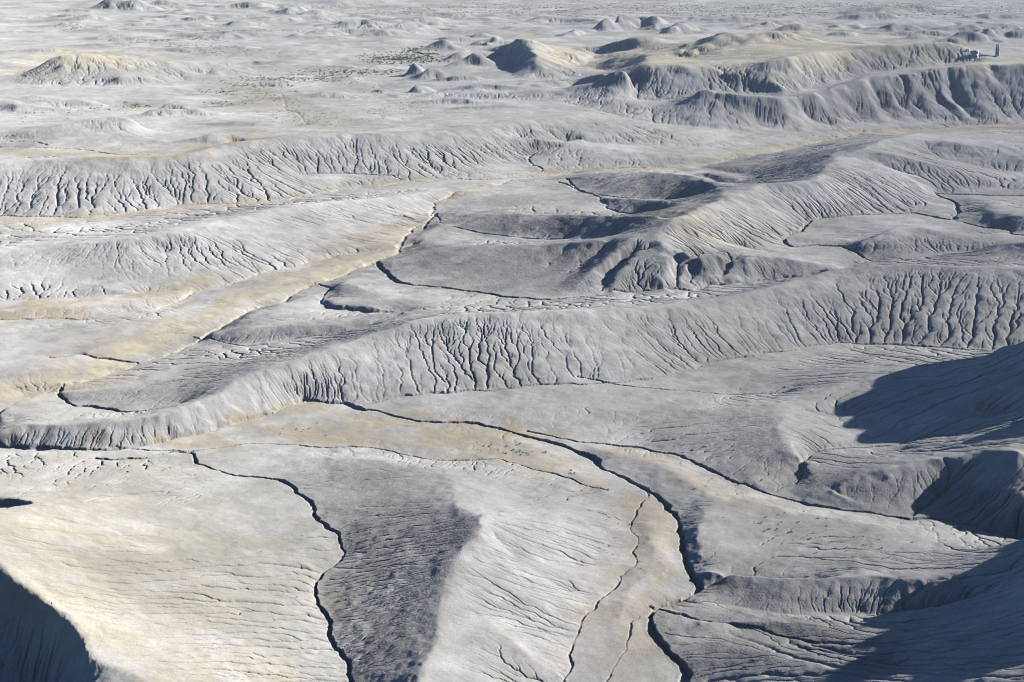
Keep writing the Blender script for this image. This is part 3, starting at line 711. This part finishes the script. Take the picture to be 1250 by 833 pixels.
# ------------------------------------------------------------------ helpers for the things that stand on the ground
def zat(x, y):
    t_, l_ = math.atan2(x, y), .5 * math.log(x * x + y * y)
    i = (l_ - R0) / h - .5; j = (t_ - T0) / h - .5
    i = min(max(i, 0), nr - 2); j = min(max(j, 0), nt - 2); a, b = int(i), int(j); f, g = i - a, j - b
    return float((z[a, b] * (1 - g) + z[a, b + 1] * g) * (1 - f) + (z[a + 1, b] * (1 - g) + z[a + 1, b + 1] * g) * f)
def hit(px, py):
    """where the line of sight of a photo pixel meets the ground"""
    lo = None
    dx = (px - PW / 2) / F; dy = -(py - PH / 2) / F
    D = (dx, CP + dy * SP, -SP + dy * CP)
    t = 380.
    while t < 6500:
        x, y, zz = D[0] * t, D[1] * t, H + D[2] * t
        if zz < zat(x, y): return x, y, zat(x, y)
        t *= 1.0008
    return None
def material(name, c, rough_=.9, var=.25, sc_n=3.):
    m = bpy.data.materials.new(name); m.use_nodes = True
    n = m.node_tree.nodes; k = m.node_tree.links; b = n['Principled BSDF']
    t = n.new('ShaderNodeTexNoise'); t.inputs['Scale'].default_value = sc_n; t.inputs['Detail'].default_value = 5
    tc_ = n.new('ShaderNodeTexCoord'); k.new(tc_.outputs['Object'], t.inputs['Vector'])
    r_ = n.new('ShaderNodeValToRGB')
    r_.color_ramp.elements[0].position = .3; r_.color_ramp.elements[1].position = .7
    r_.color_ramp.elements[0].color = (*[v * (1 - var) for v in c], 1); r_.color_ramp.elements[1].color = (*[v * (1 + var) for v in c], 1)
    k.new(t.outputs[0], r_.inputs[0]); k.new(r_.outputs[0], b.inputs['Base Color'])
    b.inputs['Roughness'].default_value = rough_; b.inputs['Specular IOR Level'].default_value = .1
    return m
def mesh_obj(name, verts, faces, mat, parent=None, smooth=False):
    me = bpy.data.meshes.new(name); me.from_pydata(verts, [], faces); me.update()
    if smooth: me.polygons.foreach_set('use_smooth', [True] * len(me.polygons))
    me.materials.append(mat); o = bpy.data.objects.new(name, me); C.objects.link(o); o.parent = parent
    return o

# ------------------------------------------------------------------ desert shrubs
leaf_dark = material('shrub_leaf_dark', (.075, .08, .05)); leaf_olive = material('shrub_leaf_olive', (.12, .15, .06)); leaf_dry = material('shrub_leaf_dry', (.14, .12, .08))
def shrub_geo(rs, n=90):
    v, f = [], []
    for k in range(n):
        a = rs.uniform(0, 2 * PI); e = rs.uniform(.05, 1) ** .7 * PI / 2; R_ = rs.uniform(.45, 1) * (1 + .25 * math.sin(3 * a + 1))
        c = (R_ * math.cos(e) * math.cos(a) * .5, R_ * math.cos(e) * math.sin(a) * .5, .06 + .62 * R_ * math.sin(e))
        s_ = rs.uniform(.05, .11)
        u = [rs.gauss(0, 1) for _ in range(3)]; w_ = [rs.gauss(0, 1) for _ in range(3)]
        lu = math.sqrt(sum(q * q for q in u)); lw_ = math.sqrt(sum(q * q for q in w_))
        u = [q / lu * s_ for q in u]; w_ = [q / lw_ * s_ for q in w_]
        b = len(v)
        v += [tuple(c[q] + u[q] for q in range(3)), tuple(c[q] + w_[q] for q in range(3)), tuple(c[q] - u[q] for q in range(3)), tuple(c[q] - w_[q] for q in range(3))]
        f.append((b, b + 1, b + 2, b + 3))
    for k in range(9):       # stems
        a = rs.uniform(0, 2 * PI); t_ = (.4 * math.cos(a), .4 * math.sin(a), .45); b = len(v)
        v += [(-.012, 0, -.08), (.012, 0, -.08), t_]; f.append((b, b + 1, b + 2))
        v += [(0, -.012, -.08), (0, .012, -.08), t_]; f.append((b + 3, b + 4, b + 5))
    return v, f
rs = random.Random(3)
protos = []
for k in range(6):
    v, f = shrub_geo(rs)
    me = bpy.data.meshes.new('desert_shrub'); me.from_pydata(v, [], f); me.update(); me.materials.append((leaf_dark, leaf_olive, leaf_dry)[k % 3]); protos.append(me)
SHRUBS = [   # (px, py, spread x, spread y, count, size m, label, group)
 (632, 552, 26, 7, 16, 1.7, 'small dark green shrub on the tan flat above the central dark sided hill', 'shrubs on the central tan flat'),
 (600, 545, 26, 8, 8, 1.3, 'small dark green shrub on the tan flat above the central dark sided hill', 'shrubs on the central tan flat'),
 (695, 578, 16, 5, 5, 1.6, 'lone shrub on the pale ground left of the winding dark arroyo', 'shrubs left of the winding arroyo'),
 (750, 650, 22, 45, 14, 1.0, 'lone shrub on the pale ground left of the winding dark arroyo', 'shrubs left of the winding arroyo'),
 (960, 640, 70, 16, 20, 1.3, 'scattered dark shrub on the pale slope right of the lower right arroyo', 'shrubs on the lower right pale slope'),
 (1090, 665, 90, 18, 20, 1.1, 'scattered dark shrub on the pale slope right of the lower right arroyo', 'shrubs on the lower right pale slope'),
 (860, 595, 30, 10, 6, 1.2, 'scattered dark shrub on the pale slope right of the lower right arroyo', 'shrubs on the lower right pale slope'),
 (375, 690, 28, 60, 10, .8, 'tiny shrub near the arroyo at the foot of the bright left hill', 'shrubs beside the left arroyo'),
 (300, 650, 50, 40, 6, .7, 'tiny shrub near the arroyo at the foot of the bright left hill', 'shrubs beside the left arroyo'),
 (390, 523, 50, 6, 10, 1.3, 'small shrub on the tan flat below the nose of the fluted ridge', 'shrubs below the fluted ridge'),
 (267, 113, 22, 2.5, 26, 3.4, 'green shrub of the dense patches on the upper left plain behind the escarpment', 'shrubs on the upper left plain'),
 (272, 127, 26, 2, 20, 3.0, 'green shrub of the dense patches on the upper left plain behind the escarpment', 'shrubs on the upper left plain'),
 (168, 130, 18, 3, 18, 3.2, 'green shrub of the dense patches on the upper left plain behind the escarpment', 'shrubs on the upper left plain'),
 (460, 112, 12, 3, 18, 3.4, 'green shrub on the upper plain left of the bright domed hills', 'shrubs by the upper plain stream'),
 (350, 140, 30, 14, 20, 2.2, 'green shrub of the dense patches on the upper left plain behind the escarpment', 'shrubs on the upper left plain'),
 (60, 143, 50, 8, 14, 1.8, 'dark shrub scattered on the plain at the far left behind the low dark hill', 'shrubs on the far left plain'),
 (560, 113, 60, 5, 12, 2.4, 'green shrub on the upper plain left of the bright domed hills', 'shrubs by the upper plain stream'),
 (1000, 168, 90, 4, 16, 1.8, 'small shrub on the sandy river bank in front of the scalloped grey ridge', 'shrubs along the far river bank'),
 (200, 262, 90, 3, 12, 1.5, 'small shrub on the sandy river bed at the foot of the long rear escarpment', 'shrubs at the rear escarpment foot'),
]
made = 0
for px, py, sx, sy, n, size, lab, grp in SHRUBS:
    for k in range(n):
        x_ = px + rs.gauss(0, .55) * sx; y_ = py + rs.gauss(0, .55) * sy
        p = hit(x_, y_)
        if p is None or not (0 < x_ < 1250) : continue
        o = bpy.data.objects.new('desert_shrub', protos[rs.randrange(6)]); C.objects.link(o)
        s_ = size * rs.uniform(.55, 1.25)
        o.location = (p[0], p[1], p[2] - .03); o.scale = (s_ * rs.uniform(.9, 1.5), s_, s_ * rs.uniform(.5, .8)); o.rotation_euler.z = rs.uniform(0, 6.28)
        o['label'] = lab; o['category'] = 'shrub'; o['group'] = grp
        made += 1

# the far scrub that nobody could count: one object
FAR = [(490,72,34,6,420,3.2),(515,62,22,4,200,3.2),(430,88,60,3,260,2.6),(360,97,60,3,220,2.4),(320,104,40,3,120,2.4),(400,92,60,3,120,2.2),(980,13,300,7,900,3.),(760,9,260,5,500,3.),(1100,9,160,5,400,3.),(560,17,120,2,120,3.),
       (200,48,60,2,110,2.4),(230,44,40,2,80,2.4),(90,33,24,1,70,2.4),(270,61,40,2,100,2.4),(220,53,50,4,90,2.),(290,38,60,2,80,2.4),(640,16,90,3,200,3.),(880,20,90,2,150,3.),(120,132,70,5,80,1.6),(470,135,30,10,60,1.6),(330,118,30,8,90,1.8),(370,145,30,8,70,1.4)]
V, Fc = [], []
for px, py, sx, sy, n, size in FAR:
    for k in range(n):
        x_ = px + rs.gauss(0, .6) * sx; y_ = max(1.5, py + rs.gauss(0, .55) * sy)
        x, y = at(x_, y_, 30.); x = float(x); y = float(y)
        zz = zat(x, y); x, y = at(x_, y_, zz); x = float(x); y = float(y); zz = zat(x, y)
        s_ = size * rs.uniform(.5, 1.2)
        for q_ in range(7):
            a = rs.uniform(0, 6.28); c = (x + s_ * .5 * math.cos(a) * rs.random(), y + s_ * .5 * math.sin(a) * rs.random(), zz + s_ * rs.uniform(.08, .35))
            b = len(V); t_ = s_ * .25
            V += [(c[0] - t_, c[1] + rs.uniform(-t_, t_), c[2] - t_ * .6), (c[0] + t_, c[1] + rs.uniform(-t_, t_), c[2] - t_ * .6), (c[0] + rs.uniform(-t_, t_), c[1], c[2] + t_ * .7)]
            Fc.append((b, b + 1, b + 2))
scrub = mesh_obj('far_scrub', V, Fc, leaf_olive); scrub['kind'] = 'stuff'

# ------------------------------------------------------------------ rock pillar and rock block on the far bright ridge
rock = material('pillar_rock', (.40, .385, .36), var=.2, sc_n=.35)
def rock_tower(name, x, y, z0, hgt, rx, ry, rot, seed, top=.75):
    r_ = random.Random(seed); n, m = 28, 16
    ph = [r_.uniform(0, 6.28) for _ in range(5)]
    v, f = [], []
    for i in range(m + 1):
        t_ = i / m
        k = 1.9 - .9 * min(1, t_ * 3) ** .6 - (1 - top) * t_ ** 1.5
        if i % 5 == 3: k *= .94                                   # a weaker bed
        for j in range(n):
            a = 2 * PI * j / n
            fl = 1 + .09 * math.sin(5 * a + ph[0]) + .06 * math.sin(9 * a + ph[1] + t_) + .03 * math.sin(14 * a + ph[2])
            sq = 1 / max(abs(math.cos(a)), abs(math.sin(a))) ** .25 * (1 + .07 * math.sin(2.3 * a + 9 * t_ + ph[4]) + .05 * math.sin(17 * t_ + ph[0]))
            v.append((rx * k * fl * sq * math.cos(a) + .03 * hgt * math.sin(3 * t_ + ph[3]), ry * k * fl * sq * math.sin(a), hgt * t_ * (1 + (.05 * math.sin(3 * a + ph[0]) if i == m else 0)) + (.03 * hgt * math.sin(2 * a + ph[4]) if i == m else 0)))
    for i in range(m):
        for j in range(n):
            a, b = i * n + j, i * n + (j + 1) % n
            f.append((a, b, b + n, a + n))
    v.append((0, 0, hgt * 1.03)); c = len(v) - 1
    for j in range(n): f.append((m * n + j, m * n + (j + 1) % n, c))
    o = mesh_obj(name, v, f, rock)
    o.location = (x, y, z0); o.rotation_euler.z = rot
    return o
p = hit(1217, 69.5)
o = rock_tower('rock_pillar', p[0], p[1], p[2] - 3, 20, 2.7, 2.5, .2, 1, .72)
o['label'] = 'tall thin grey rock pillar standing alone on the far right ridge'; o['category'] = 'rock pillar'; o['kind'] = 'thing'
p = hit(1190, 70.5)
o = rock_tower('rock_block', p[0], p[1] + 3, p[2] - 4, 13, 6, 5, -.2, 2, .8)
o['label'] = 'squat blocky grey rock outcrop left of the thin pillar on the far right ridge'; o['category'] = 'rock outcrop'; o['kind'] = 'thing'
p = hit(1182, 64)
if p:
    o = rock_tower('rock_fin', p[0], p[1] + 3, p[2] - 4, 8, 4, 3, .4, 4, .6)
    o['label'] = 'small grey rock fin at the end of the bright ridge, left of the squat outcrop'; o['category'] = 'rock outcrop'; o['kind'] = 'thing'

# ------------------------------------------------------------------ the hiker on the crest of the near left hill
skin = material('skin', (.35, .2, .14)); shirt = material('dark_jacket', (.02, .02, .028)); trouser = material('brown_trousers', (.12, .085, .065)); hairm = material('pale_cap', (.5, .48, .44))
def skinned(name, pts, edges, rad, mat, parent=None, sub=2):
    me = bpy.data.meshes.new(name); me.from_pydata(pts, edges, []); me.update(); me.materials.append(mat)
    o = bpy.data.objects.new(name, me); C.objects.link(o); o.parent = parent
    md = o.modifiers.new('skin', 'SKIN'); md.use_smooth_shade = True
    for i, r_ in enumerate(rad): me.skin_vertices[0].data[i].radius = (r_, r_) if isinstance(r_, (int, float)) else r_
    me.skin_vertices[0].data[0].use_root = True
    o.modifiers.new('sub', 'SUBSURF').levels = sub; o.modifiers['sub'].render_levels = sub
    return o
p = hit(63.5, 740)
man = bpy.data.objects.new('person', None); C.objects.link(man)
man['label'] = 'person in a dark jacket standing on the crest of the near left hill'; man['category'] = 'person'
J = {'pelvis': (0, 0, .95), 'waist': (0, .01, 1.08), 'chest': (0, .02, 1.3), 'neck': (0, .01, 1.49), 'head0': (0, -.01, 1.56), 'head1': (0, -.015, 1.66), 'head2': (0, 0, 1.73),
     'hl': (.1, 0, .9), 'kl': (.13, -.05, .5), 'al': (.15, .0, .09), 'tl': (.17, -.16, .04), 'hr': (-.1, 0, .9), 'kr': (-.13, .0, .5), 'ar': (-.14, .06, .09), 'tr': (-.16, -.1, .04),
     'sl': (.19, .01, 1.42), 'el': (.27, .03, 1.14), 'wl': (.25, -.1, .92), 'pl': (.24, -.13, .86), 'sr': (-.19, .01, 1.42), 'er': (-.27, .03, 1.14), 'wr': (-.26, -.08, .9), 'pr': (-.25, -.1, .84)}
R_ = {'pelvis': (.15, .11), 'waist': (.13, .1), 'chest': (.17, .12), 'neck': .055, 'head0': .075, 'head1': .1, 'head2': .07, 'hl': .09, 'kl': .06, 'al': .042, 'tl': .035, 'hr': .09, 'kr': .06, 'ar': .042, 'tr': .035,
      'sl': .065, 'el': .045, 'wl': .03, 'pl': .036, 'sr': .065, 'er': .045, 'wr': .03, 'pr': .036}
E = [('pelvis', 'waist'), ('waist', 'chest'), ('chest', 'neck'), ('neck', 'head0'), ('head0', 'head1'), ('head1', 'head2'), ('pelvis', 'hl'), ('hl', 'kl'), ('kl', 'al'), ('al', 'tl'), ('pelvis', 'hr'), ('hr', 'kr'), ('kr', 'ar'), ('ar', 'tr'),
     ('chest', 'sl'), ('sl', 'el'), ('el', 'wl'), ('wl', 'pl'), ('chest', 'sr'), ('sr', 'er'), ('er', 'wr'), ('wr', 'pr')]
def fig(name, keys, grow, mat, over={}):
    ks = list(keys); ix = {k: i for i, k in enumerate(ks)}
    rr_ = []
    for k in ks:
        q_ = over.get(k, R_[k]); rr_.append(tuple(v + grow for v in q_) if isinstance(q_, tuple) else q_ + grow)
    return skinned(name, [J[k] for k in ks], [(ix[a], ix[b]) for a, b in E if a in ix and b in ix], rr_, mat, man)
fig('body', J.keys(), 0, skin)
fig('jacket', ['waist', 'chest', 'pelvis', 'sl', 'el', 'wl', 'sr', 'er', 'wr'], .025, shirt)
fig('trousers', ['pelvis', 'hl', 'kl', 'al', 'hr', 'kr', 'ar'], .02, trouser)
for s_ in ('l', 'r'): fig('shoe', ['a' + s_, 't' + s_], .022, hairm if 0 else shirt)
cv, cf = [], []
for i in range(5):
    for j in range(12):
        a = 2 * PI * j / 12; e = PI / 2 * i / 4.5
        cv.append((.118 * math.cos(e) * math.cos(a), -.012 + (.125 + (.07 if math.sin(a) < -.6 and i == 0 else 0)) * math.cos(e) * math.sin(a), 1.675 + .115 * math.sin(e)))
for i in range(4):
    for j in range(12): cf.append((i * 12 + j, i * 12 + (j + 1) % 12, (i + 1) * 12 + (j + 1) % 12, (i + 1) * 12 + j))
cf.append(tuple(range(48, 60)))
mesh_obj('cap', cv, cf, hairm, man, True)
man.location = (p[0], p[1], p[2] - .02); man.rotation_euler.z = math.radians(120); man.scale = (1.05,) * 3

# ------------------------------------------------------------------ thin air haze
hz = bpy.data.materials.new('haze'); hz.use_nodes = True
n = hz.node_tree.nodes; n.remove(n['Principled BSDF'])
vol = n.new('ShaderNodeVolumePrincipled'); vol.inputs['Density'].default_value = .000018; vol.inputs['Color'].default_value = (.62, .78, 1, 1); vol.inputs['Anisotropy'].default_value = .2
hz.node_tree.links.new(vol.outputs[0], n['Material Output'].inputs['Volume'])
zlo = float(Zx.min()) - 1
bx = [(-7500, -600, zlo), (7500, -600, zlo), (7500, 14000, zlo), (-7500, 14000, zlo)]
bx = bx + [(a, b, H + 12) for a, b, _ in bx]
o = mesh_obj('haze', bx, [(0, 3, 2, 1), (4, 5, 6, 7), (0, 1, 5, 4), (1, 2, 6, 5), (2, 3, 7, 6), (3, 0, 4, 7)], hz); o['kind'] = 'stuff'
